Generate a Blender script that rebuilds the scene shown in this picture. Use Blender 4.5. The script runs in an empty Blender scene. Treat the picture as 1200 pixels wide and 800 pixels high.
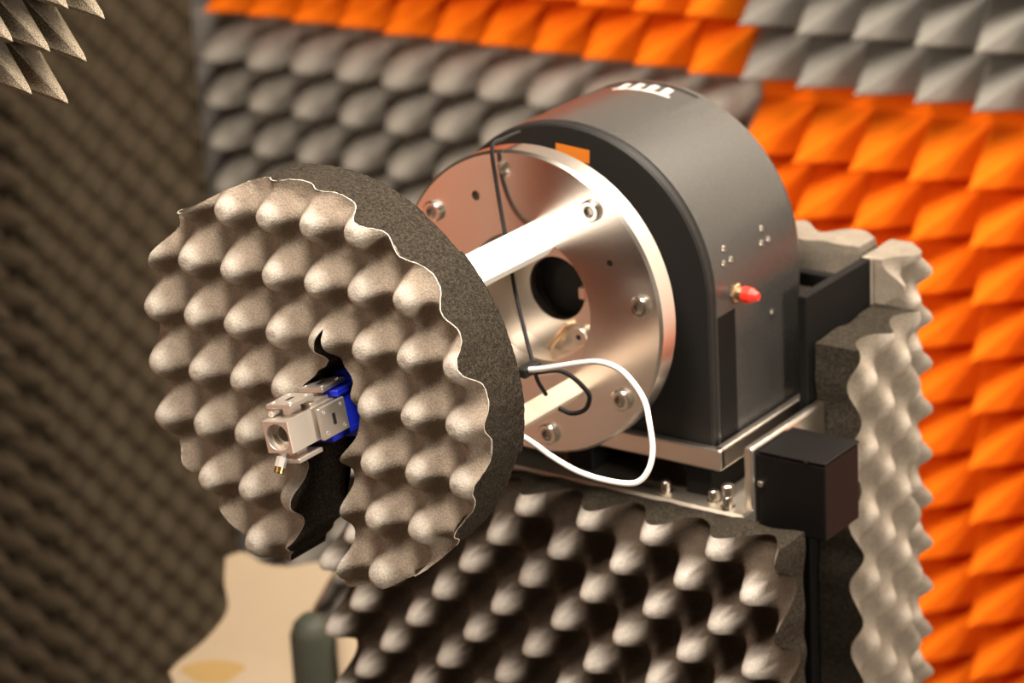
import bpy, bmesh, math, random
from mathutils import Vector, Matrix, noise
random.seed(7)
S = bpy.context.scene
PI = math.pi
R_ = math.radians
# ---------------------------------------------------------------- camera
YAW, PITCH, ROLL = -0.630, 0.3523, -0.055
fw = Vector((math.sin(YAW)*math.cos(PITCH), math.cos(YAW)*math.cos(PITCH), -math.sin(PITCH)))
r0 = fw.cross(Vector((0, 0, 1))).normalized()
u0 = r0.cross(fw)
cr = r0*math.cos(ROLL) + u0*math.sin(ROLL)
cu = -r0*math.sin(ROLL) + u0*math.cos(ROLL)
cam_d = bpy.data.cameras.new('camera')
cam = bpy.data.objects.new('camera', cam_d)
S.collection.objects.link(cam)
M3 = Matrix((cr, cu, -fw)).transposed()
cam.matrix_world = Matrix.Translation((1.2321, -1.7121, 0.7460)) @ M3.to_4x4()
cam_d.sensor_width = 36
cam_d.lens = 104.2
cam_d.clip_start = 0.05
cam_d.dof.use_dof = True
cam_d.dof.focus_distance = 1.995
cam_d.dof.aperture_fstop = 6.6
S.camera = cam
# ---------------------------------------------------------------- world, lights, exposure
w = bpy.data.worlds.new('world')
S.world = w
w.use_nodes = True
w.node_tree.nodes['Background'].inputs[0].default_value = (1, .86, .7, 1)
w.node_tree.nodes['Background'].inputs[1].default_value = .05
S.view_settings.view_transform = 'Standard'
S.view_settings.look = 'None'
S.view_settings.gamma = 1
S.view_settings.use_curve_mapping = False
S.view_settings.exposure = 0.64


def area_light(name, loc, target, sx, sy, power, col):
    d = bpy.data.lights.new(name, 'AREA')
    d.shape = 'RECTANGLE'
    d.size, d.size_y = sx, sy
    d.energy = power
    d.color = col
    o = bpy.data.objects.new(name, d)
    S.collection.objects.link(o)
    o.location = loc
    o.rotation_euler = (Vector(target)-Vector(loc)).to_track_quat('-Z', 'Y').to_euler()
    return o


WARM = (1, .895, .77)
LAMP_A = area_light('ceiling_lamp_rear', (.40, .66, 1.08), (.40, .66, 0), .6, .45, 20, WARM)
LAMP_B = area_light('ceiling_lamp_front', (.28, -.66, 1.08), (.28, -.66, 0), .30, .30, 17, WARM)
LAMP_C = area_light('work_lamp_right', (2.05, -.30, .22), (-.2, .9, -.25), .42, .42, 21, WARM)
LAMP_D = area_light('added_fill_left', (-.85, -2.05, 1.08), (-.85, -2.05, 0), .5, .5, 13, WARM)  # unseen lamp, added to brighten what the flange mirrors
LAMP_E = area_light('ceiling_lamp_middle', (.22, -.24, 1.08), (.22, -.24, 0), .30, .30, 9, WARM)

# ---------------------------------------------------------------- helpers
ORI = {}


def link(o):
    S.collection.objects.link(o)


def mk(name, bm, mat, parent=None, smooth=False, label=None):
    """finish a bmesh (world coordinates) as one object, origin at its centre"""
    if not isinstance(bm, bmesh.types.BMesh):
        b = bmesh.new()
        vs = [b.verts.new(v) for v in bm[0]]
        for f in bm[1]:
            try:
                b.faces.new([vs[i] for i in f])
            except ValueError:
                pass
        bm = b
    lo = Vector((min(v.co[i] for v in bm.verts) for i in range(3)))
    hi = Vector((max(v.co[i] for v in bm.verts) for i in range(3)))
    c = (lo+hi)/2
    bmesh.ops.translate(bm, verts=bm.verts, vec=-c)
    me = bpy.data.meshes.new(name)
    if smooth:
        for f in bm.faces:
            f.smooth = True
    bm.to_mesh(me)
    bm.free()
    for m in (mat if isinstance(mat, (list, tuple)) else [mat]):
        me.materials.append(m)
    o = bpy.data.objects.new(name, me)
    link(o)
    ORI[o] = c
    if parent:
        o.parent = parent
        o.location = c-ORI[parent]
    else:
        o.location = c
    if label:
        o['label'] = label
    return o


def thing(name, label, cat, loc, group=None):
    o = bpy.data.objects.new(name, None)
    o.empty_display_size = .02
    link(o)
    o.location = loc
    ORI[o] = Vector(loc)
    tag(o, label, cat, group)
    return o


def tag(o, label, cat, group=None):
    o['label'] = label
    o['category'] = cat
    if group:
        o['group'] = group


def struct(name, bm, mat):
    o = mk(name, bm, mat)
    o['kind'] = 'structure'
    return o


def box(x0, x1, y0, y1, z0, z1, bev=0, seg=1, M=None, bm=None):
    b = bmesh.new()
    bmesh.ops.create_cube(b, size=1)
    for v in b.verts:
        v.co = Vector((x0+(v.co.x+.5)*(x1-x0), y0+(v.co.y+.5)*(y1-y0), z0+(v.co.z+.5)*(z1-z0)))
    if bev:
        bmesh.ops.bevel(b, geom=b.edges[:], offset=bev, segments=seg, affect='EDGES', profile=.5)
    if M:
        bmesh.ops.transform(b, matrix=M, verts=b.verts)
    return join(bm, b)


def join(bm, b):
    if bm is None:
        return b
    me = bpy.data.meshes.new('tmp')
    b.to_mesh(me)
    bm.from_mesh(me)
    bpy.data.meshes.remove(me)
    b.free()
    return bm


def frame_of(d):
    d = Vector(d).normalized()
    a = Vector((0, 0, 1)) if abs(d.z) < .9 else Vector((1, 0, 0))
    u = d.cross(a).normalized()
    return u, d.cross(u), d


def lathe(p, d, prof, n=32, bm=None, close=True):
    """prof: (distance along d, radius)"""
    b = bmesh.new()
    u, v, d = frame_of(d)
    p = Vector(p)
    rings = []
    for t, r in prof:
        if r < 1e-6:
            rings.append([b.verts.new(p+d*t)])
        else:
            rings.append([b.verts.new(p+d*t+u*r*math.cos(2*PI*i/n)+v*r*math.sin(2*PI*i/n)) for i in range(n)])
    for a, c in zip(rings, rings[1:]):
        for i in range(n):
            j = (i+1) % n
            if len(a) == 1 and len(c) == 1:
                continue
            if len(a) == 1:
                b.faces.new((a[0], c[i], c[j]))
            elif len(c) == 1:
                b.faces.new((a[i], c[0], a[j]))
            else:
                b.faces.new((a[i], c[i], c[j], a[j]))
    bmesh.ops.recalc_face_normals(b, faces=b.faces)
    return join(bm, b)


def cyl(p0, p1, r, n=24, bev=0, bm=None):
    p0, p1 = Vector(p0), Vector(p1)
    L = (p1-p0).length
    e = bev
    prof = [(0, 0), (0, r-e), (e, r), (L-e, r), (L, r-e), (L, 0)] if e else [(0, 0), (0, r), (L, r), (L, 0)]
    return lathe(p0, p1-p0, prof, n, bm)


def spline(pts, k=8):
    pts = [Vector(p) for p in pts]
    out = []
    for i in range(len(pts)-1):
        a, b = pts[i], pts[i+1]
        p = pts[i-1] if i else a*2-b
        q = pts[i+2] if i+2 < len(pts) else b*2-a
        for s in range(k):
            t = s/k
            out.append(.5*((2*a)+(b-p)*t+(2*p-5*a+4*b-q)*t*t+(3*a-p-3*b+q)*t**3))
    out.append(pts[-1])
    return out


def tube(pts, r, n=10, k=8, bm=None):
    P = spline(pts, k)
    b = bmesh.new()
    rings = []
    u = None
    for i, p in enumerate(P):
        d = (P[min(i+1, len(P)-1)]-P[max(i-1, 0)]).normalized()
        if u is None:
            u = frame_of(d)[0]
        u = (u-d*u.dot(d)).normalized()
        v = d.cross(u)
        rings.append([b.verts.new(p+(u*math.cos(2*PI*j/n)+v*math.sin(2*PI*j/n))*r) for j in range(n)])
    for a, c in zip(rings, rings[1:]):
        for j in range(n):
            b.faces.new((a[j], a[(j+1) % n], c[(j+1) % n], c[j]))
    b.faces.new(rings[0][::-1])
    b.faces.new(rings[-1])
    return join(bm, b)


def cut(o, cutter_bm):
    """boolean difference, applied at once"""
    me = bpy.data.meshes.new('cutter')
    bmesh.ops.recalc_face_normals(cutter_bm, faces=cutter_bm.faces)
    cutter_bm.to_mesh(me)
    cutter_bm.free()
    c = bpy.data.objects.new('cutter', me)
    link(c)
    m = o.modifiers.new('b', 'BOOLEAN')
    m.operation = 'DIFFERENCE'
    m.solver = 'EXACT'
    m.object = c
    bpy.context.view_layer.update()
    dg = bpy.context.evaluated_depsgraph_get()
    new = bpy.data.meshes.new_from_object(o.evaluated_get(dg))
    o.modifiers.remove(m)
    old = o.data
    o.data = new
    new.name = o.name
    bpy.data.meshes.remove(old)
    bpy.data.objects.remove(c)
    bpy.data.meshes.remove(me)


def smooth_angle(o, ang=35):
    for p in o.data.polygons:
        p.use_smooth = True
    bm = bmesh.new()
    bm.from_mesh(o.data)
    for e in bm.edges:
        if len(e.link_faces) == 2 and e.calc_face_angle(0) > R_(ang):
            e.smooth = False
    bm.to_mesh(o.data)
    bm.free()


# ---------------------------------------------------------------- materials
def mat(name, col, rough=.6, metal=0, col2=None, nscale=30, bump=0, bscale=300, detail=4, spec=None, coat=0, voro=False, grain=None):
    m = bpy.data.materials.new(name)
    m.use_nodes = True
    nt = m.node_tree
    p = nt.nodes['Principled BSDF']
    p.inputs['Base Color'].default_value = (*col, 1)
    p.inputs['Roughness'].default_value = rough
    p.inputs['Metallic'].default_value = metal
    if spec is not None:
        p.inputs['Specular IOR Level'].default_value = spec
    if coat:
        p.inputs['Coat Weight'].default_value = coat
    tc = nt.nodes.new('ShaderNodeTexCoord')
    if col2:
        n = nt.nodes.new('ShaderNodeTexNoise')
        n.inputs['Scale'].default_value = nscale
        n.inputs['Detail'].default_value = detail
        nt.links.new(tc.outputs['Object'], n.inputs['Vector'])
        r = nt.nodes.new('ShaderNodeValToRGB')
        r.color_ramp.elements[0].position = .35
        r.color_ramp.elements[1].position = .68
        r.color_ramp.elements[0].color = (*col, 1)
        r.color_ramp.elements[1].color = (*col2, 1)
        nt.links.new(n.outputs['Fac'], r.inputs['Fac'])
        out = r.outputs['Color']
        if grain:
            g = nt.nodes.new('ShaderNodeTexNoise')
            g.inputs['Scale'].default_value = grain[0]
            g.inputs['Detail'].default_value = 2
            nt.links.new(tc.outputs['Object'], g.inputs['Vector'])
            gr = nt.nodes.new('ShaderNodeValToRGB')
            gr.color_ramp.elements[0].position = .36
            gr.color_ramp.elements[1].position = .62
            lo = 1-grain[1]
            gr.color_ramp.elements[0].color = (lo, lo, lo, 1)
            gr.color_ramp.elements[1].color = (1, 1, 1, 1)
            nt.links.new(g.outputs['Fac'], gr.inputs['Fac'])
            mx = nt.nodes.new('ShaderNodeMix')
            mx.data_type = 'RGBA'
            mx.blend_type = 'MULTIPLY'
            mx.inputs['Factor'].default_value = 1
            nt.links.new(out, mx.inputs['A'])
            nt.links.new(gr.outputs['Color'], mx.inputs['B'])
            out = mx.outputs['Result']
        nt.links.new(out, p.inputs['Base Color'])
    if bump:
        if voro:
            n = nt.nodes.new('ShaderNodeTexVoronoi')
            n.inputs['Scale'].default_value = bscale
            src = n.outputs['Distance']
        else:
            n = nt.nodes.new('ShaderNodeTexNoise')
            n.inputs['Scale'].default_value = bscale
            n.inputs['Detail'].default_value = 3
            src = n.outputs['Fac']
        nt.links.new(tc.outputs['Object'], n.inputs['Vector'])
        b = nt.nodes.new('ShaderNodeBump')
        b.inputs['Strength'].default_value = bump
        b.inputs['Distance'].default_value = .0012
        nt.links.new(src, b.inputs['Height'])
        nt.links.new(b.outputs['Normal'], p.inputs['Normal'])
    return m




def pale_tip_foam(name, base, tip, k=.55):
    """foam whose knob tips are coloured paler; where is stored per vertex, ragged, in the 'tip_pale' attribute"""
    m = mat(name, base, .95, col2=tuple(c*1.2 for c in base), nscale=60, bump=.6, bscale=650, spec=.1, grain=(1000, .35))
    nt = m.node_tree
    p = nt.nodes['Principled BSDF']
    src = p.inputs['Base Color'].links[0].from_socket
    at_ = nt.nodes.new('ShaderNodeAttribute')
    at_.attribute_name = 'tip_pale'
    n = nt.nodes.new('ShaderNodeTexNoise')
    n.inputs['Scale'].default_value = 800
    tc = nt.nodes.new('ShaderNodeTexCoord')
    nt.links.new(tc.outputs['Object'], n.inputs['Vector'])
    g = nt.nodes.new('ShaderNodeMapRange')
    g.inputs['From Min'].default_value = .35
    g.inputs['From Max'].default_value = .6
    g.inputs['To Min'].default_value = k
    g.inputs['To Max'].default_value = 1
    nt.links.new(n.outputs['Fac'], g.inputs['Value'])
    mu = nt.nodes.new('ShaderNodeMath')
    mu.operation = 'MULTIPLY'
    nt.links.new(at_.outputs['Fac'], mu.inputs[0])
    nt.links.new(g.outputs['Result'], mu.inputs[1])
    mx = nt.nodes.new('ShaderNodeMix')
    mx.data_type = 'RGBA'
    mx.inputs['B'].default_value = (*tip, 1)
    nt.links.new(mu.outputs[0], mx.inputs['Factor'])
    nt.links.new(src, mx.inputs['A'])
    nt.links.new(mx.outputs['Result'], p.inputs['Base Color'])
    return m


FOAM = pale_tip_foam('brown_grey_foam_pale_tips', (.25, .20, .155), (.45, .405, .35))
FOAM_DARK = pale_tip_foam('dark_brown_foam_pale_tips', (.075, .055, .040), (.52, .47, .42), .75)
FOAM_PALE = pale_tip_foam('pale_beige_foam', (.25, .21, .165), (.40, .35, .29))
FOAM_EDGE = mat('cut_open_cell_foam', (.026, .021, .015), .95, col2=(.066, .053, .038), nscale=420, bump=1, bscale=900, spec=.1, grain=(900, .55))
SKIN = mat('foam_skin_lip', (.62, .56, .47), .9, spec=.1)
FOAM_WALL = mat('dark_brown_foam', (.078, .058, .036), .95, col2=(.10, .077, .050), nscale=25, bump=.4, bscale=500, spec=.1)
FOAM_SPECK = mat('speckled_grey_foam', (.10, .082, .058), .95, col2=(.34, .285, .21), nscale=1300, bump=.9, bscale=900, spec=.1, detail=1)
GREY = mat('grey_pyramid_foam', (.245, .23, .205), .9, col2=(.28, .265, .235), nscale=20, bump=.3, bscale=500, spec=.15)
GREY2 = mat('dark_grey_pyramid_foam', (.30, .275, .24), .9, col2=(.34, .31, .27), nscale=20, bump=.3, bscale=500, spec=.15)
ORANGE = mat('orange_pyramid_foam', (.88, .165, .003), .85, col2=(.93, .195, .004), nscale=15, bump=.2, bscale=500, spec=.15)
ALU = mat('brushed_aluminium', (.80, .72, .63), .30, 1, col2=(.86, .79, .71), nscale=8, bump=.04, bscale=600)
ALU_POL = mat('polished_aluminium', (.80, .74, .68), .25, 1, col2=(.85, .79, .73), nscale=12, bump=.02, bscale=300)
ALU_DULL = mat('dull_aluminium', (.62, .55, .46), .45, 1, col2=(.75, .68, .58), nscale=40, bump=.1, bscale=300)
STEEL = mat('steel', (.78, .72, .64), .22, 1)
DARKSTEEL = mat('dark_steel', (.42, .38, .33), .35, 1)
DARKHOLE = mat('dark_hole', (.012, .010, .008), .7)
BLACK = mat('satin_black_paint', (.040, .038, .035), .27, 0, col2=(.046, .043, .039), nscale=300, bump=.05, bscale=1500)
BLACK_FACE = mat('matt_black_paint', (.012, .011, .010), .5, 0, spec=.3, bump=.1, bscale=1500)
BLACK_BOX = mat('black_plastic', (.005, .004, .0035), .5, spec=.15, bump=.15, bscale=1200)
BLACK_MAT = mat('matt_black_metal', (.006, .0055, .005), .6, spec=.12)
WHITE = mat('white_acetal', (.90, .87, .82), .45)
SHADED_BAR = mat('shaded_white_acetal', (.58, .46, .36), .45)  # white acetal with the lower rod's shade put into the colour
WCABLE = mat('white_cable_jacket', (.92, .88, .83), .35)
BCABLE = mat('black_cable_jacket', (.010, .009, .008), .6, spec=.25)
BLUE = mat('blue_printed_plastic', (.012, .03, .62), .38, bump=.2, bscale=400)
BEADBLAST = mat('nickel_plated_block', (.68, .61, .54), .34, .75, bump=.06, bscale=1500)
GOLD = mat('gold_plating', (.85, .52, .20), .2, 1)
SILVER = mat('silver_plating', (.92, .88, .82), .25, .6)
RED = mat('red_plastic_cap', (.85, .03, .015), .35)
BRASS = mat('dull_brass', (.72, .52, .32), .3, 1)
STICKER = mat('orange_label', (.55, .15, .01), .5)
LABEL = mat('dark_glossy_label', (.06, .05, .046), .3)
PRINT = mat('white_print', (.60, .55, .49), .5)
CREAM = mat('cream_board', (.46, .355, .235), .8, col2=(.50, .39, .265), nscale=8)
STAIN = mat('ochre_stain', (.46, .30, .11), .8)
GREENGREY = mat('green_grey_plastic', (.055, .06, .042), .6)
CONCRETE = mat('grey_floor', (.10, .085, .065), .9, col2=(.12, .10, .08), nscale=6)
PLASTER = mat('beige_ceiling', (.42, .37, .30), .9)
CEIL = mat('brown_ceiling_foam', (.16, .135, .10), .9)
PALE_BOUNCE = mat('pale_bounce_paint', (.80, .74, .66), .6)  # pale so that the flange and its rim mirror something bright
WOOD = mat('splintered_strip', (.62, .54, .44), .6)
LAMPFRAME = mat('white_lamp_frame', (.75, .72, .68), .5)

# ---------------------------------------------------------------- the room
FZ, CZ = -1.2, 1.15
XL, XR, YB, YF = -1.44, 2.3, 1.125, -2.6
struct('floor', box(XL-.05, XR+.05, YF-.05, YB+.05, FZ-.05, FZ), CONCRETE)
struct('ceiling', box(XL-.05, XR+.05, YF-.05, YB+.05, CZ, CZ+.05), CEIL)
struct('wall_back', box(XL-.05, XR+.05, YB, YB+.05, FZ, CZ), PALE_BOUNCE)
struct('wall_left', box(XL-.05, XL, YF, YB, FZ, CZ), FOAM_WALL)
struct('wall_right', box(XR, XR+.05, YF, YB, FZ, CZ), CEIL)
struct('wall_front', box(XL, XR, YF-.05, YF, FZ, CZ), PLASTER)


# pyramid absorber panels --------------------------------------------------
def pyramid_mesh(name, wx, wz, h, m, bulge=0, droop=.006, bevel=.12):
    """pyramid with slightly blunt ridges, base in the XZ plane, tip towards -Y"""
    b = bmesh.new()
    levels = [(0, 1), (.92, .08), (1, 0)] if not bulge else [(0, 1), (.06, .72), (.35, .70), (.62, .57), (.84, .38), (.96, .18), (1, 0)] if bulge > .5 else [(0, 1), (.3, .7+bulge*.8), (.62, .38+bulge), (.88, .12+bulge*.75), (1, 0)]
    rings = []
    for t, s in levels:
        dz = -droop*t*t
        if s == 0:
            rings.append([b.verts.new((0, -h, dz))])
            continue
        bv = bevel if t > 0 else .04
        hx, hz = wx/2*s*.985, wz/2*s*.985
        if t > 0 and not bulge:
            hx, hz = max(hx, .003), max(hz, .003)
            bv = .45
        q = 1-bv*2
        pts = [(hx, q*hz), (q*hx, hz), (-q*hx, hz), (-hx, q*hz), (-hx, -q*hz), (-q*hx, -hz), (q*hx, -hz), (hx, -q*hz)]
        rings.append([b.verts.new((x, -h*t, z+dz)) for x, z in pts])
    for a, c in zip(rings, rings[1:]):
        for i in range(8):
            j = (i+1) % 8
            if len(c) == 1:
                b.faces.new((a[i], a[j], c[0]))
            else:
                b.faces.new((a[i], a[j], c[j], c[i]))
    bmesh.ops.recalc_face_normals(b, faces=b.faces)
    if bulge:
        for f in b.faces:
            f.smooth = True
    me = bpy.data.meshes.new(name)
    b.to_mesh(me)
    b.free()
    me.materials.append(m)
    return me


def pyramid_panel(label, M, nu, nv, wu, wv, h, m, bulge=0, base=.02, droop=.006, group=None, lip=0):
    """M maps panel space (u right, -Y out, w up; origin at top left of the base plane) to the world"""
    t = thing('pyramid_foam_panel', label, 'foam panel', M @ Vector((0, 0, 0)), group)
    t.rotation_euler = M.to_euler()
    b = box(0, nu*wu, 0, base, -nv*wv, lip)
    me = bpy.data.meshes.new('backing')
    b.to_mesh(me)
    b.free()
    me.materials.append(m)
    o = bpy.data.objects.new('backing', me)
    link(o)
    o.parent = t
    pm = pyramid_mesh('pyramid', wu, wv, h, m, bulge, droop)
    for j in range(nv):
        for i in range(nu):
            p = bpy.data.objects.new('pyramid', pm)
            link(p)
            p.parent = t
            p.location = ((i+.5)*wu, 0, -(j+.5)*wv)
            p.rotation_euler = (random.uniform(-.02, .02), random.uniform(-.02, .02), random.uniform(-.02, .02))
    return t


def at(x, y, z):
    return Matrix.Translation((x, y, z))


XS, PW = -.446, .0712
pyramid_panel('orange pyramid foam panel, lower right of the back wall behind the motor', at(XS, 1.10, -.170), 17, 16, PW, .0638, .120, ORANGE, lip=.022)
pyramid_panel('grey pyramid foam panel of sharp points at the upper right above the orange one', at(XS, 1.10, .0965), 17, 4, PW, .0610, .11, GREY)
pyramid_panel('orange pyramid foam panel at top left of the back wall, above dark grey foam', at(XS-.002-11*PW, 1.10, -.150+8*.0638), 11, 8, PW, .0638, .10, ORANGE)
pyramid_panel('dark grey panel of rounded pyramid foam behind disc, below the orange strip', at(XS-.002-11*PW, 1.10, -.1505), 11, 18, PW, .0570, .105, GREY2, bulge=.6)
pyramid_panel('orange pyramid foam panel on the left wall, out of frame, mirrored in the flange',
              Matrix.Translation((XL+.025, -.65, .3)) @ Matrix.Rotation(R_(90), 4, 'Z') @ Matrix.Translation((-1.0, 0, 0)), 10, 14, .1, .1, .12, ORANGE)
struct('pale_reflector_1', box(XL, XL+.03, -2.45, -1.67, FZ, .86, .004), PALE_BOUNCE)  # unseen pale board, added for the flange to mirror


def set_tip_pale(o, fn):
    """store how far each vertex takes the pale tip colour (0..1)"""
    a_ = o.data.attributes.new('tip_pale', 'FLOAT', 'POINT')
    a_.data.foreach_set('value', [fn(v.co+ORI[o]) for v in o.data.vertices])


def tip_amount(h, p, lo=.50, hi=.84):  # pale tone follows height, with a ragged border
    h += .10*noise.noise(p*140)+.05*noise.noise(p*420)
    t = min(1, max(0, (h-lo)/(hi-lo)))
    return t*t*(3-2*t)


# egg-crate foam -----------------------------------------------------------
def foam_sheet(parent, O, U, V, N, W, H, step, base, hf, mats, face_name='egg_crate_face', ragged=.0):
    """O corner of the flat back, U/V in-plane axes, N outward; face part + cut edge part"""
    O, U, V, N = Vector(O), Vector(U), Vector(V), Vector(N)
    nu, nv = max(2, round(W/step)), max(2, round(H/step))
    b = bmesh.new()
    g = []
    for j in range(nv+1):
        row = []
        for i in range(nu+1):
            u, v = W*i/nu, H*j/nv
            uu, vv = u, v
            if ragged and (i in (0, nu) or j in (0, nv)):
                k = noise.noise(Vector((u*40, v*40, 3)))*ragged
                uu += k if i in (0, nu) else 0
                vv += k if j in (0, nv) else 0
            row.append((u, v, O+U*uu+V*vv+N*(base+hf(u, v))))
        g.append(row)
    vs = [[b.verts.new(q[2]) for q in r] for r in g]
    for j in range(nv):
        for i in range(nu):
            b.faces.new((vs[j][i], vs[j][i+1], vs[j+1][i+1], vs[j+1][i]))
    if U.cross(V).dot(N) < 0:
        bmesh.ops.reverse_faces(b, faces=b.faces)
    fo = mk(face_name, b, mats[0], parent, smooth=True)
    hs = [hf(q_[0], q_[1]) for r in g for q_ in r]
    h0, h1 = min(hs), max(hs)
    set_tip_pale(fo, lambda p: tip_amount(((p-O).dot(N)-base-h0)/(h1-h0), p))
    loop = [g[0][i] for i in range(nu)]+[g[j][nu] for j in range(nv)]+[g[nv][i] for i in range(nu, 0, -1)]+[g[j][0] for j in range(nv, 0, -1)]
    b = bmesh.new()
    K = 5
    rr = []
    for u, v, p in loop:
        q = p-N*((p-O).dot(N))
        rr.append([b.verts.new(p.lerp(q, (k/K) ** 1)) for k in range(K+1)])
    n = len(rr)
    for i in range(n):
        a, c = rr[i], rr[(i+1) % n]
        for k in range(K):
            b.faces.new((a[k], a[k+1], c[k+1], c[k]))
    b.faces.new([r[K] for r in rr])
    bmesh.ops.recalc_face_normals(b, faces=b.faces)
    mk('cut_edge', b, mats[1], parent)


def egg(ax, az, A, pu=0, pv=0, sharp=1.0):
    def f(u, v):
        c = math.cos(2*PI*(u-pu)/ax)*math.cos(2*PI*(v-pv)/az)
        c = (c+1)/2
        return A*2*(c ** sharp)-A
    return f


# egg-crate strip across the left corner
dg = thing('egg_crate_panel', 'tall dim brown egg-crate foam strip standing across the far left corner', 'foam panel', (-1.28, 1.0, FZ))
q = .7071
foam_sheet(dg, (-1.430, .858, FZ+.01), (q, q, 0), (0, 0, 1), (q, -q, 0), .255, CZ-FZ-.03, .0065, .02,
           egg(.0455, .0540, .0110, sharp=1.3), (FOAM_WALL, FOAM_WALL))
pyramid_panel('brown pyramid foam panel on the left wall, at the left picture edge',
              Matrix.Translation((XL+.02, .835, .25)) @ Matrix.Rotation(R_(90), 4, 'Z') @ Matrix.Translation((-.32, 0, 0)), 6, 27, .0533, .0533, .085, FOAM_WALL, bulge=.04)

# ---------------------------------------------------------------- pedestal and its foam jacket
ped = thing('pedestal', 'black steel pedestal and frame carrying the motor inside its foam jacket', 'stand', (0, .15, FZ))
mk('post', box(-.12, .128, .06, .235, FZ, -.172, .003), BLACK_MAT, ped)
mk('foot_plate', box(-.2, .2, -.02, .30, FZ, FZ+.015, .003), BLACK_MAT, ped)
bp = box(-.17, .1602, .040, .166, -.172, -.157, .002)
mk('base_plate', bp, ALU_DULL, ped)
mk('side_plate', box(.142, .150, .159, .262, -.60, -.021, .001), BLACK_MAT, ped)
mk('plate_end_cap', box(.1415, .1505, .2622, .2652, -.10, -.021, .0005), ALU_DULL, ped, label='bright bare metal end of the black side plate')
mk('cross_bar', box(-.13, .1418, .236, .246, -.044, -.032, .001), BLACK_MAT, ped)
# bent flat-bar tray under the motor
b = box(-.137, .137, .048, .056, -.1285, -.1115, .0015, 2)
box(.129, .137, .050, .185, -.1285, -.1115, .0015, 2, bm=b)
box(-.137, -.129, .050, .185, -.1285, -.1115, .0015, 2, bm=b)
mk('tray_bar', b, ALU, ped)
for x in (-.10, .0, .11):
    mk('spacer', box(x-.012, x+.012, .06, .17, -.1575, -.1225, .001), BLACK_MAT, ped)
b = box(.1525, .1605, .056, .168, -.172, -.108, .0022, 2)
mk('bracket_plate', b, ALU, ped)
for (x, y) in ((.086, .050), (.128, .052), (.143, .0475)):
    s = mk('cap_screw', cyl((x, y, -.157), (x, y, -.146), .0042, 20, .0008), STEEL, ped, smooth=False)
    smooth_angle(s)
    mk('hex_socket', lathe((x, y, -.1459), (0, 0, 1), [(0, 0), (0, .0022)], 6), DARKHOLE, s)
    mk('washer', cyl((x, y, -.157), (x, y, -.1548), .0056, 20), STEEL, s)
mk('nut', cyl((.1435, .0475, -.146), (.1435, .0475, -.137), .0048, 6, .0006), STEEL, ped)

bx = thing('black_box', 'small black plastic box screwed to the metal bracket right of the motor', 'box', (.19, .085, -.173))
mk('case', box(.163, .2205, .060, .112, -.1735, -.1125, .0015, 2), BLACK_BOX, bx)
mk('lid', box(.1625, .221, .0595, .1125, -.1122, -.1095, .0008), BLACK_BOX, bx)
mk('mounting_flange', box(.1606, .1655, .062, .110, -.170, -.1135, .0008), BLACK_BOX, bx)
s = mk('screw', lathe((.1655, .0590, -.1365), (0, -1, 0), [(-.002, .0028), (0.0008, .0028), (.0015, .002), (.0015, 0)], 16), STEEL, bx)
mk('lid_latch', box(.2035, .2065, .0580, .0600, -.1128, -.1105, .0004), BLACK_BOX, bx)

fp = thing('egg_crate_panel', 'egg-crate foam sheet with pale bumps below the motor, facing the disc', 'foam panel', (0, .02, -.75))
ef = egg(.0575, .0605, .0235, pu=.049+.215, pv=.75-.166, sharp=1.35)
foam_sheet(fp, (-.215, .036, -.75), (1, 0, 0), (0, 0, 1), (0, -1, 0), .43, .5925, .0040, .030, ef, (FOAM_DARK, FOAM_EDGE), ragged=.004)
rp = thing('egg_crate_panel', 'egg-crate foam sheet turned right, beside the black box and side plate', 'foam panel', (.17, .21, -.75))
er = egg(.0545, .0565, .0085, pu=.02, pv=.75-.095, sharp=1.3)
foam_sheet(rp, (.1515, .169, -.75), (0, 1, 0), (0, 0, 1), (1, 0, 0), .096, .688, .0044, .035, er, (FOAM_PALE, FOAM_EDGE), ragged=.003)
kp = thing('egg_crate_panel', 'egg-crate foam sheet at the back with a scalloped top against orange foam', 'foam panel', (.03, .3, -.75))
ek = egg(.0545, .0565, .0105, pu=.01, pv=.75-.04, sharp=1.0)
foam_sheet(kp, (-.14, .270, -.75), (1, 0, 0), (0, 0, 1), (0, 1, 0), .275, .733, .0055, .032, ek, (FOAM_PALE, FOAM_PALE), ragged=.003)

np_ = thing('egg_crate_panel', 'narrow egg-crate foam piece at the rear corner, rising above the right-hand sheet', 'foam panel', (.18, .28, -.75))
foam_sheet(np_, (.140, .2670, -.75), (0, 1, 0), (0, 0, 1), (1, 0, 0), .050, .727, .0048, .028, egg(.0545, .0400, .0105, pu=.0, pv=.75-.045, sharp=1.2), (FOAM_PALE, FOAM_PALE), ragged=.003)

# ---------------------------------------------------------------- the rotary motor
mo = thing('rotary_positioner', 'round-topped black motor housing with a polished metal flange in front', 'motor', (0, .12, -.122))


def dshape(r, zb, n=48):
    return [(-r, zb)]+[(-r*math.cos(PI*i/n), r*math.sin(PI*i/n)) for i in range(n+1)]+[(r, zb)]


def extrude_d(profile):
    """profile: list of (y, inset)"""
    b = bmesh.new()
    rings = []
    for y, r, zb in profile:
        rings.append([b.verts.new((x, y, z)) for x, z in dshape(r, zb)])
    n = len(rings[0])
    for a, c in zip(rings, rings[1:]):
        for i in range(n):
            b.faces.new((a[i], a[(i+1) % n], c[(i+1) % n], c[i]))
    b.faces.new(rings[0])
    b.faces.new(rings[-1])
    bmesh.ops.recalc_face_normals(b, faces=b.faces)
    return b


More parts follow.
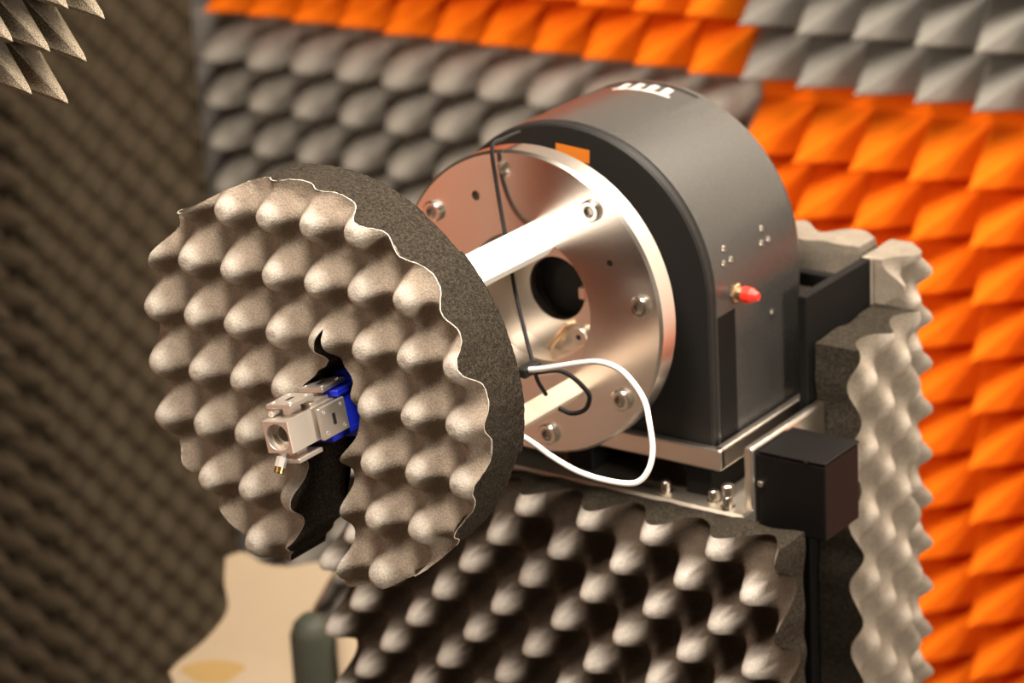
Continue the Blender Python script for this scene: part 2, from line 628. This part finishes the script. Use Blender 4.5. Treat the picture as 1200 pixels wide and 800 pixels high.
RH = .1262
prof = [(.0665, RH-.001, -.1215), (.067, RH, -.122)]
for i in range(7):
    a = i/6*PI/2
    prof.append((.187+.013*math.sin(a), RH-.013*(1-math.cos(a)), -.122))
body = mk('housing', extrude_d(prof), BLACK, mo)
# recessed label field on top of the curve
lb = bmesh.new()
ring = []
for r in (RH-.0012, RH+.01):
    for y in (.1425, .1855):
        ring.append([lb.verts.new((r*math.cos(R_(a)), y, r*math.sin(R_(a)))) for a in [70.5+3.1*i for i in range(14)]])
A_, B_, C_, D_ = ring
for i in range(13):
    lb.faces.new((A_[i], A_[i+1], B_[i+1], B_[i]))
    lb.faces.new((C_[i], C_[i+1], D_[i+1], D_[i]))
    lb.faces.new((A_[i], A_[i+1], C_[i+1], C_[i]))
    lb.faces.new((B_[i], B_[i+1], D_[i+1], D_[i]))
lb.faces.new((A_[0], B_[0], D_[0], C_[0]))
lb.faces.new((A_[13], B_[13], D_[13], C_[13]))
cut(body, lb)
smooth_angle(body, 30)


def curved_patch(pts_ay, r, thick=.0004):
    b = bmesh.new()
    lo = [b.verts.new((r*math.cos(R_(a)), y, r*math.sin(R_(a)))) for a, y in pts_ay]
    hi = [b.verts.new(((r+thick)*math.cos(R_(a)), y, (r+thick)*math.sin(R_(a)))) for a, y in pts_ay]
    n = len(lo)
    b.faces.new(hi)
    for i in range(n):
        b.faces.new((lo[i], lo[(i+1) % n], hi[(i+1) % n], hi[i]))
    bmesh.ops.recalc_face_normals(b, faces=b.faces)
    return b


# white lettering on the label: four slanting strokes on a common foot
for k in range(4):
    a0 = 101.5-6.0*k
    pts = [(a0, .1640), (a0-6.2, .1640), (a0-6.2, .1665), (a0-4.2, .1672), (a0-3.9, .1800), (a0-1.2, .1820), (a0-.6, .1790), (a0-1.4, .1672), (a0, .1665)]
    mk('lettering', curved_patch(pts, RH-.0013), PRINT, body, label='white slanting print on the recessed top field')
fc = extrude_d([(.0585, RH-.003, -.1200), (.060, RH-.0012, -.1215), (.0666, RH-.0012, -.1215)])
front = mk('front_cover', fc, BLACK_FACE, mo)
smooth_angle(front, 30)
mk('label_sticker', box(-.0150, .0155, .0580, .0586, .0985, .1090, M=Matrix.Rotation(R_(4), 4, 'Y')), STICKER, front, label='small orange sticker above the flange rim')

# flange
RO = .120
b = lathe((0, 0, 0), (0, 1, 0), [(.0, .057), (0, RO-.0022), (.0022, RO), (.019, RO), (.0212, RO-.002), (.0212, .057), (0, .057)], 128)
fl = mk('flange', b, ALU_POL, mo)
bolts = [8, 53, 143, -37, -82, 188, 233]
hole = 98
cb = None
a = R_(hole)
P = Vector((.106*math.cos(a), 0, .106*math.sin(a)))
cb = lathe(P+Vector((0, -.001, 0)), (0, 1, 0), [(0, 0), (0, .0062), (.009, .0062), (.009, .0045), (.018, .0045), (.018, 0)], 28)
cut(fl, cb)
for a, r, rad in ((118, .0905, .0038), (30, .088, .0025)):
    P = Vector((r*math.cos(R_(a)), -.001, r*math.sin(R_(a))))
    cut(fl, cyl(P, P+Vector((0, .016, 0)), rad, 20))
smooth_angle(fl, 20)
for a in bolts:
    P = Vector((.1035*math.cos(R_(a)), 0, .1035*math.sin(R_(a))))
    bo = mk('cap_bolt', lathe(P, (0, -1, 0), [(-.002, .0084), (.0030, .0084), (.0041, .0073), (.0041, .0048), (.0008, .0046), (.0008, 0)], 28), STEEL, fl)
    smooth_angle(bo, 30)
    mk('hex_socket', lathe(P, (0, -1, 0), [(.0042, .0050), (.0043, .0042), (.0014, .0040), (.0014, 0)], 6), DARKSTEEL, bo)
b = lathe((0, 0, 0), (0, 1, 0), [(.0150, .0575), (.0150, .0500), (.0400, .0495), (.0400, .0255), (.052, .0255)], 96)
core = mk('recessed_hub', b, ALU, mo)
smooth_angle(core, 30)
mk('bore', lathe((0, 0, 0), (0, 1, 0), [(.0402, .0257), (.0578, .0252), (.0578, 0)], 64), DARKHOLE, mo)
mk('key', box(.020, .027, .0385, .044, -.0055, .0045, .001), ALU, core)
s = mk('hub_screw', cyl((.022, .0402, -.0345), (.022, .034, -.0345), .0075, 24, .001), ALU_DULL, core)
smooth_angle(s)
mk('hex_socket', lathe((.022, .0338, -.0345), (0, -1, 0), [(0, 0), (0, .0025)], 6), DARKHOLE, s)
mk('pin', cyl((-.006, .034, -.048), (.010, .036, -.027), .0022, 12, .0004), BRASS, core)

mk('dark_strip', box(.1255, .1266, .0675, .0925, -.1215, -.0125, .0003), BLACK_BOX, mo)
for cy, cz in ((.088, .029), (.1433, .0285), (.1481, -.0404)):
    for k, a in enumerate((95, 215, 325)):
        if cy > .147 and k:
            continue
        r = .0064
        y, z = cy+r*math.cos(R_(a)), cz+r*math.sin(R_(a))
        x = math.sqrt(max(RH*RH-max(z, 0)**2, 0))
        bs = mk('button_screw', lathe((x, y, z), (x, 0, max(z, 0)), [(-.001, .0027), (.0004, .0027), (.0010, .0019), (.0010, .0011), (.0003, .0010), (.0003, 0)], 16), DARKSTEEL, mo)
        smooth_angle(bs, 40)
# bulkhead connector with a red cap
pc = Vector((.1240, .0937, -.0008))
cn = mk('connector', cyl(pc, pc+Vector((.0045, 0, 0)), .0078, 6, .0006), BRASS, mo)
mk('threaded_barrel', lathe(pc, (1, 0, 0), [(.0045, .0052), (.012, .0052), (.012, 0)], 20), BRASS, cn)
mk('dust_cap', lathe(pc, (1, 0, 0), [(.0095, .0050), (.010, .0064), (.0165, .0060), (.0215, .0036), (.0228, .0030), (.0228, 0)], 20), RED, cn, label='bright red dust cap')

# spacer rods holding the disc
NB = Vector((.66, 0, .751))
TB = Vector((.751, 0, -.66))


def rod(name, c, wid, th, m, y0=-.203):
    b = bmesh.new()
    bmesh.ops.create_cube(b, size=1)
    for v in b.verts:
        p = v.co.copy()
        v.co = c+TB*p.x*wid+NB*p.z*th+Vector((0, y0/2+p.y*abs(y0), 0))
    bmesh.ops.bevel(b, geom=b.edges[:], offset=.0012, segments=2, affect='EDGES', profile=.5)
    return mk(name, b, m, mo)


rod('spacer_rod', Vector((.0197, 0, .0595))-NB*.006, .0252, .012, WHITE)
rod('spacer_rod', Vector((.0430, 0, -.0565))-NB*.006, .0150, .010, SHADED_BAR)

# ---------------------------------------------------------------- the foam disc
di = thing('foam_disc', 'round egg-crate foam disc with a slot, held out in front of the flange', 'foam disc', (-.012, -.2, .015))
CX, CZ_, RD, YBK = -.012, .0155, .150, -.2035
TIP = Vector((.0165, .067))
RIGHT = [(.067, .0175), (.054, .0190), (.040, .0200), (.024, .0285), (.008, .0300), (-.012, .0270), (-.030, .0215), (-.053, .0215), (-.080, .0200), (-.096, .0200), (-.113, .0160), (-.126, .0085), (-.16, .002)]
LEFT = [(.067, .0155), (.058, .0120), (.049, .0105), (.041, .0095), (.034, .003), (.027, -.006), (.018, -.0120), (.005, -.0160), (-.012, -.0175), (-.032, -.0170), (-.052, -.0185), (-.080, -.0225), (-.096, -.0240), (-.110, -.036), (-.122, -.0450), (-.16, -.056)]
RVAR = [(-180, -.0125), (-165, -.012), (-150, -.013), (-140, -.012), (-128, -.0125), (-118, -.0095), (-108, -.007), (-97, -.004), (-85, -.004), (-75, -.003), (-60, -.002), (-45, .0005), (-30, .0015), (-10, .003), (0, .003), (20, .001), (40, .0), (60, -.001), (85, .0), (100, .0), (113, -.002), (124, -.003), (131, .003), (134, .004), (137, -.001), (150, -.006), (165, -.0105), (180, -.0125)]


def interp(tab, x):
    if x <= tab[0][0]:
        return tab[0][1]
    for (a, p), (b_, q_) in zip(tab, tab[1:]):
        if x <= b_:
            t = (x-a)/(b_-a)
            t = t*t*(3-2*t)
            return p+(q_-p)*t
    return tab[-1][1]


RT = sorted(RIGHT)
LT = sorted(LEFT)


def ang_edge(tab, r):
    z = TIP.y-r
    for _ in range(6):
        x = interp(tab, z)
        d = math.hypot(x-TIP.x, TIP.y-z)
        z += (d-r)*.7
    return math.atan2(interp(tab, z)-TIP.x, TIP.y-z)      # angle from straight down, towards +x


def rim_radius(x, z):
    a = math.degrees(math.atan2(z-CZ_, x-CX))
    return RD+interp(RVAR, a)+.0007*noise.noise(Vector((x*60, z*60, 0)))


def ray_len(th):
    d = Vector((math.sin(th), -math.cos(th)))
    L = .15
    for _ in range(20):
        p = TIP+d*L
        L += (rim_radius(p.x, p.y)-math.hypot(p.x-CX, p.y-CZ_))*.6
    return L


def disc_h(x, z):
    x2 = x+.0012*noise.noise(Vector((x*25, z*25, 5)))
    z2 = z+.0012*noise.noise(Vector((x*25, z*25, 9)))
    c = .5*(math.cos(2*PI*(x2-.0508)/.0375)+math.cos(2*PI*(z2-.0170)/.0413))
    c = (c+1)/2
    h = c ** 1.45
    h = h*h*(3-2*h)
    return .0405+.0235*h+.0008*noise.noise(Vector((x*120, z*120, 1)))


NA, NR = 560, 96
grid = []
for j in range(NA+1):
    s = j/NA
    th = None
    rr = .2
    for _ in range(8):
        ar, al = ang_edge(RT, rr), ang_edge(LT, rr)+2*PI
        th = ar+(al-2*PI+2*PI-ar)*s if False else ar+(al-ar)*s
        rr = ray_len(th)
    L = rr
    col = []
    for i in range(NR+1):
        r = max(L*i/NR, .0006)
        ar, al = ang_edge(RT, r), ang_edge(LT, r)+2*PI
        a = ar+(al-ar)*s
        x, z = TIP.x+r*math.sin(a), TIP.y-r*math.cos(a)
        col.append((x, YBK-disc_h(x, z), z))
    grid.append(col)
b = bmesh.new()
vs = [[b.verts.new(p) for p in col] for col in grid]
for j in range(NA):
    for i in range(NR):
        b.faces.new((vs[j][i], vs[j][i+1], vs[j+1][i+1], vs[j+1][i]))
bmesh.ops.recalc_face_normals(b, faces=b.faces)
if sum(f.normal.y for f in b.faces) > 0:
    bmesh.ops.reverse_faces(b, faces=b.faces)
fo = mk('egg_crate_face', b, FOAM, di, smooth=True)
set_tip_pale(fo, lambda p: tip_amount(((YBK-p.y)-.0405)/.0235, p, .46, .88))
# the cut edge: rim, both slot walls and the flat back
loop = [grid[0][i] for i in range(NR)]+[grid[j][NR] for j in range(NA)]+[grid[NA][i] for i in range(NR, 0, -1)]
b = bmesh.new()
rr = []
KE = 14
for k, (x, y, z) in enumerate(loop):
    colv = []
    a = math.degrees(math.atan2(z-CZ_, x-CX))
    rim = NR <= k < NR+NA
    for i in range(KE+2):
        t = 0 if i == 0 else (.0009/abs(y-YBK) if i == 1 else (i-1)/KE)
        yy = y+(YBK-y)*t
        o = 0
        if rim:
            o = .0006*noise.noise(Vector((x*300, yy*300, z*300)))-.0016*min(1, t*1.5)
            if i > 1:
                if 44 < a < 60:
                    o -= .0018*min(1, (60-a)/3)
                elif -14 > a > -70:
                    o -= .0030
        n = Vector((x-CX, 0, z-CZ_)).normalized()
        colv.append(b.verts.new(Vector((x, yy, z))+n*o))
    rr.append(colv)
n = len(rr)
for i in range(n):
    a, c = rr[i], rr[(i+1) % n]
    for k in range(KE+1):
        f = b.faces.new((a[k], a[k+1], c[k+1], c[k]))
        f.material_index = 1 if k == 0 else 0
        f.smooth = True
cv = b.verts.new((TIP.x, YBK, TIP.y))
for i in range(n):
    b.faces.new((rr[i][-1], cv, rr[(i+1) % n][-1]))
bmesh.ops.recalc_face_normals(b, faces=b.faces)
mk('cut_edge', b, (FOAM_EDGE, SKIN), di)

# ---------------------------------------------------------------- the antenna feed
an = thing('antenna_feed', 'small metal waveguide feed in a blue holder, poking through the disc slot', 'antenna', (.0017, -.25, -.012))
MA = Matrix.Translation((.0017, 0, 0)) @ Matrix.Rotation(R_(-10), 4, 'Y')
HW = .0114


def Mx(bm):
    bmesh.ops.transform(bm, matrix=MA, verts=bm.verts)
    return bm


# body: square block with a round stepped mouth
b = bmesh.new()
n = 48
y0, y1 = -.300, -.222
circ, sq, bk = [], [], []
for i in range(n):
    a = 2*PI*i/n
    c, s_ = math.cos(a), math.sin(a)
    k = HW/max(abs(c), abs(s_))
    circ.append(b.verts.new((.0098*c, y0, .0098*s_)))
    sq.append(b.verts.new((min(max(k*c, -HW), HW)*.985, y0, k*s_*.985)))
    bk.append((k*c, k*s_))
sq2 = [b.verts.new((x, y0+.0005, z)) for x, z in bk]
back = [b.verts.new((x, y1, z)) for x, z in bk]
prof = [(.0005, .0094), (.004, .0094), (.004, .0078), (.008, .0078), (.008, .0058), (.014, .0055), (.024, .004)]
rings = [circ]+[[b.verts.new((r*math.cos(2*PI*i/n), y0+t, r*math.sin(2*PI*i/n))) for i in range(n)] for t, r in prof]
for i in range(n):
    j = (i+1) % n
    b.faces.new((circ[i], circ[j], sq[j], sq[i]))
    b.faces.new((sq[i], sq[j], sq2[j], sq2[i]))
    b.faces.new((sq2[i], sq2[j], back[j], back[i]))
    for p_, q_ in zip(rings, rings[1:]):
        b.faces.new((p_[i], p_[j], q_[j], q_[i]))
b.faces.new(back)
bmesh.ops.recalc_face_normals(b, faces=b.faces)
wb = mk('waveguide_body', Mx(b), BEADBLAST, an)
smooth_angle(wb, 25)
mk('throat', Mx(lathe((0, -.278, 0), (0, 1, 0), [(0, 0), (0, .0046)], 24)), DARKHOLE, wb)


def wg_flange(axis, sgn, yc, off, w, L):
    """square waveguide flange on a neck; axis 'x' or 'z'"""
    def B(a0, a1, y0, y1, t0, t1, bev=0):
        lo, hi = sorted((sgn*a0, sgn*a1))
        if axis == 'z':
            return box(t0, t1, y0, y1, lo, hi, bev)
        return box(lo, hi, y0, y1, t0, t1, bev)
    f = mk('waveguide_flange', Mx(B(off, off+.0032, yc-L/2, yc+L/2, -w/2, w/2, .0004)), BEADBLAST, an)
    mk('neck', Mx(B(HW-.0005, off, yc-.0055, yc+.0055, -.0035, .0035)), BEADBLAST, f)
    mk('aperture', Mx(B(off+.0030, off+.00335, yc-.0038, yc+.0038, -.0014, .0014) if axis == 'z' else B(off+.0030, off+.00335, yc-.0016, yc+.0016, -.004, .004)), DARKHOLE, f)
    for sy in (-1, 1):
        for st in (-1, 1):
            y, t = yc+sy*L*.33, st*w*.33
            d = Vector((0, 0, sgn)) if axis == 'z' else Vector((sgn, 0, 0))
            p = (Vector((t, y, 0)) if axis == 'z' else Vector((0, y, t)))+d*(off+.0030)
            mk('screw_hole', Mx(lathe(p, d, [(0, .0014), (.0004, .0014), (.0004, .0009), (.0002, .0008), (.0002, 0)], 14)), SILVER, f)


wg_flange('z', 1, -.2800, .0178, .0225, .0255)
wg_flange('z', 1, -.2455, .0178, .0225, .0255)
wg_flange('x', 1, -.2600, .0150, .0225, .0280)
wg_flange('z', -1, -.2830, .0170, .0225, .0255)
mk('tuning_screw', Mx(cyl((-.0085, -.293, .0140), (-.0085, -.279, .0140), .0022, 14, .0003)), SILVER, an)
mk('ridge_block', Mx(box(-.003, .010, -.272, -.252, HW-.001, HW+.0035, .0005)), BEADBLAST, an)
p0 = Vector((-.0015, -.296, -.0125))
dd = Vector((-.10, -.55, -.83)).normalized()
c = mk('coaxial_connector', Mx(lathe(p0, dd, [(0, 0), (0, .0024), (.003, .0024), (.003, .0038), (.0100, .0038), (.0100, .0028), (.0103, 0)], 6)), SILVER, an)
mk('threaded_barrel', Mx(lathe(p0+dd*.0100, dd, [(0, 0), (0, .0034), (.0042, .0034), (.0042, .0022), (.002, .0020), (.002, 0)], 20)), GOLD, c)
# blue printed holder
b = bmesh.new()
hx = [(-.0135, .012), (-.004, .022), (.010, .025), (.0225, .016), (.018, .001), (.0235, -.014), (.0150, -.024), (-.006, -.026), (-.0150, -.016)]
lo = [b.verts.new((x, -.226, z)) for x, z in hx]
hi = [b.verts.new((x, -.214, z)) for x, z in hx]
b.faces.new(lo)
b.faces.new(hi)
for i in range(len(hx)):
    b.faces.new((lo[i], lo[(i+1) % len(hx)], hi[(i+1) % len(hx)], hi[i]))
bmesh.ops.recalc_face_normals(b, faces=b.faces)
bmesh.ops.bevel(b, geom=b.edges[:], offset=.0008, segments=1, affect='EDGES')
hd = mk('holder', Mx(b), BLUE, an, label='glossy blue plastic holder')
b = box(-.0165, .0165, -.250, -.2262, HW+.0004, .0168, .0008)
mk('clamp_jaw', Mx(b), BLUE, hd)
b = box(-.015, .0150, -.262, -.2262, -.0168, -HW-.0004, .0008)
mk('clamp_jaw', Mx(b), BLUE, hd)
b = box(HW+.0004, .0148, -.244, -.2262, -.0168, .0168, .0008)
mk('clamp_jaw', Mx(b), BLUE, hd)
b = box(-.0165, -HW-.0004, -.250, -.2262, -.0168, .0168, .0008)
mk('clamp_jaw', Mx(b), BLUE, hd)
mk('support_stem', box(.004, .0130, -.212, -.2045, -.034, .022, .0008), BLACK_MAT, an)

# ---------------------------------------------------------------- cables
R3, U3, F3 = cr, cu, fw
wc = mk('white_cable', tube([(.060, -.178, -.004), (.088, -.171, -.016), (.1069, -.165, -.0269), (.1168, -.1612, -.0337), (.1267, -.1574, -.0416), (.1444, -.1535, -.0504), (.1623, -.1497, -.0547), (.1802, -.1459, -.0558), (.1897, -.1421, -.0534), (.1954, -.1382, -.0441),
                             (.1963, -.1344, -.0308), (.1918, -.1306, -.0134), (.1864, -.1268, -.0012), (.176, -.1229, .0085), (.1619, -.1191, .0158), (.1431, -.1153, .0169), (.1238, -.1115, .0117), (.102, -.1076, .004), (.0821, -.1038, -.0028), (.0597, -.1000, -.0093), (.03, -.10, -.015)], .0021, 12, 8), WCABLE, None, True)
tag(wc, 'thin white cable looping in the open gap between disc and flange', 'cable')
kc = thing('black_wire', 'thin black wire hanging over the flange face and looping by the white cable', 'cable', (-.02, -.02, .05))
mk('lead', tube([(-.024, .035, .1225), (-.023, .012, .1235), (-.0224, -.003, .1214), (-.0196, -.004, .0935), (-.011, -.010, .065), (.009, -.030, .0352), (.0232, -.045, .0221), (.0521, -.075, .0034), (.0678, -.090, -.008), (.0666, -.085, -.0205), (.0628, -.070, -.0376)], .0016, 8, 8), BCABLE, kc, True)
mk('loop', tube([(.0568, -.094, -.0152), (.0707, -.091, -.0118), (.0823, -.080, -.0121), (.0899, -.072, -.0195), (.0958, -.065, -.0308), (.0956, -.062, -.0385), (.0893, -.060, -.0484), (.0778, -.060, -.0532), (.068, -.062, -.0502)], .0018, 8, 8), BCABLE, kc, True)
mk('tie_knot', box(.0640, .0725, -.1075, -.0870, -.0115, -.0040, .001), BCABLE, kc)

# ---------------------------------------------------------------- hanging absorber in the top left corner
ha = thing('hanging_absorber', 'speckled grey pyramid foam block hanging into the top left corner', 'foam block', (-.22, -.34, .30))
t1 = (-R3*.39-U3*.82+F3*.20).normalized()
t2 = (-R3*.80+U3*.036-F3*.80).normalized()
nrm = t1.cross(t2).normalized()
if nrm.dot(F3) > 0:
    nrm = -nrm
t2 = (t2-t1*t2.dot(t1)).normalized()
WA, HA = .0315, .080
TIP0 = cam.location+(F3-R3*.1365+U3*.1085)*1.985
Ob = TIP0-nrm*HA
MH = Matrix((t1, -nrm, t2)).transposed().to_4x4()
MH.translation = Ob
b = box(-3.5*WA, 2.5*WA, 0, .03, -.5*WA, 4.5*WA, .003)
bmesh.ops.transform(b, matrix=MH, verts=b.verts)
bmesh.ops.recalc_face_normals(b, faces=b.faces)
mk('foam_backing', b, FOAM_SPECK, ha)
hm = pyramid_mesh('pyramid', WA, WA, HA, FOAM_SPECK, 0, .002)
MR = Matrix((t1, -nrm, t1.cross(-nrm))).transposed().to_4x4()
for i in range(-3, 3):
    for j in range(0, 5):
        p = bpy.data.objects.new('pyramid', hm)
        link(p)
        p.parent = ha
        m2 = Matrix.Translation(MH @ Vector((i*WA, 0, j*WA))-ORI[ha]) @ MR
        p.matrix_local = m2
hp = MH @ Vector((-.5*WA, .028, 3.0*WA))
mk('hanger_rod', cyl(hp, (hp.x, hp.y, CZ-.001), .008, 16), BLACK_MAT, ha)

# ---------------------------------------------------------------- cream board on its dark stand, lower left
cs = thing('cream_board', 'irregular star-cut cream board with an ochre stain, low behind the disc', 'board', (-.75, .42, -.62))
tt = 3.05
CAM = cam.location


def far(px, py, d):
    return CAM+(F3+R3*((px-600)/3473)-U3*((py-400)/3473))*d


# a tilted slab, its outline given in its own plane (metres)
cen = Vector((-.600, .345, -.560))
na = Vector((.45, -.62, .64)).normalized()
ua = Vector((0.83, .56, 0))
ua = (ua-na*ua.dot(na)).normalized()
va = na.cross(ua)
outl = [(-.040, .078), (-.022, .083), (.000, .070), (.030, .066), (.055, .070), (.074, .068), (.060, .040), (.046, .012), (.046, -.020), (.058, -.060), (.080, -.120), (.0, -.150), (-.060, -.120), (-.092, -.052), (-.093, -.036), (-.060, -.008), (-.038, .022), (-.041, .050)]
P2 = spline([Vector((x, y, 0)) for x, y in outl+outl[:1]], 4)[:-1]
b = bmesh.new()
hi = [b.verts.new(cen+ua*p.x+va*p.y) for p in P2]
lo = [b.verts.new(cen+ua*p.x+va*p.y-na*.016) for p in P2]
b.faces.new(hi)
b.faces.new(lo[::-1])
for i in range(len(P2)):
    b.faces.new((hi[i], lo[i], lo[(i+1) % len(P2)], hi[(i+1) % len(P2)]))
bmesh.ops.recalc_face_normals(b, faces=b.faces)
mk('board', b, CREAM, cs)
b = bmesh.new()
vv = [b.verts.new(cen+na*.0006+ua*(-.052+.030*math.cos(a_)*(1+.2*math.sin(3*a_)))+va*(-.042+.012*math.sin(a_))) for a_ in [2*PI*i/20 for i in range(20)]]
b.faces.new(vv)
mk('stain', b, STAIN, cs)
st = mk('dark_stand', box(-.74, -.56, .33, .47, FZ, -.68, .004), BLACK_MAT, None)
tag(st, 'dark stand under the cream board at the bottom left', 'stand')
cy = thing('green_bottle', 'dark green-grey cylinder with a cream roll, standing right of the cream board', 'container', (-.47, .29, FZ))
mk('body', lathe((-.485, .285, FZ), (0, 0, 1), [(0, 0), (0, .022), (.688, .022), (.700, .018), (.708, .010), (.708, 0)], 28), GREENGREY, cy, True)
mk('cream_roll', lathe((-.452, .300, FZ), (0, 0, 1), [(.0, .012), (.690, .012), (.694, 0)], 28), CREAM, cy, True)

# ---------------------------------------------------------------- lamp frames
for L, n_ in ((LAMP_A, 'above the motor'), (LAMP_B, 'in front of the disc'), (LAMP_D, 'added unseen at the left, to light what the flange mirrors'), (LAMP_E, 'straight above the gap between disc and motor')):
    x, y, z = L.location
    sx, sy = L.data.size/2+.02, L.data.size_y/2+.02
    t = thing('ceiling_light', 'flat square ceiling light '+n_, 'light', (x, y, z+.03))
    mk('lamp_back', box(x-sx, x+sx, y-sy, y+sy, z+.012, CZ-.001, .003), LAMPFRAME, t)

# a square work lamp on a stand at the right, outside the frame
wl = thing('work_lamp', 'square work lamp on a tall stand at the right of the motor', 'lamp', (2.09, -.33, FZ))
Mw = LAMP_C.matrix_basis.copy()
Mw = Matrix.Translation(LAMP_C.location) @ LAMP_C.rotation_euler.to_matrix().to_4x4()
mk('lamp_housing', box(-.23, .23, -.23, .23, .008, .05, .006, M=Mw), BLACK_MAT, wl)
pw = Mw @ Vector((0, 0, .06))
mk('pole', cyl((pw.x, pw.y, FZ+.02), (pw.x, pw.y, pw.z), .014, 16), BLACK_MAT, wl)
mk('foot', cyl((pw.x, pw.y, FZ), (pw.x, pw.y, FZ+.02), .16, 32, .004), BLACK_MAT, wl)
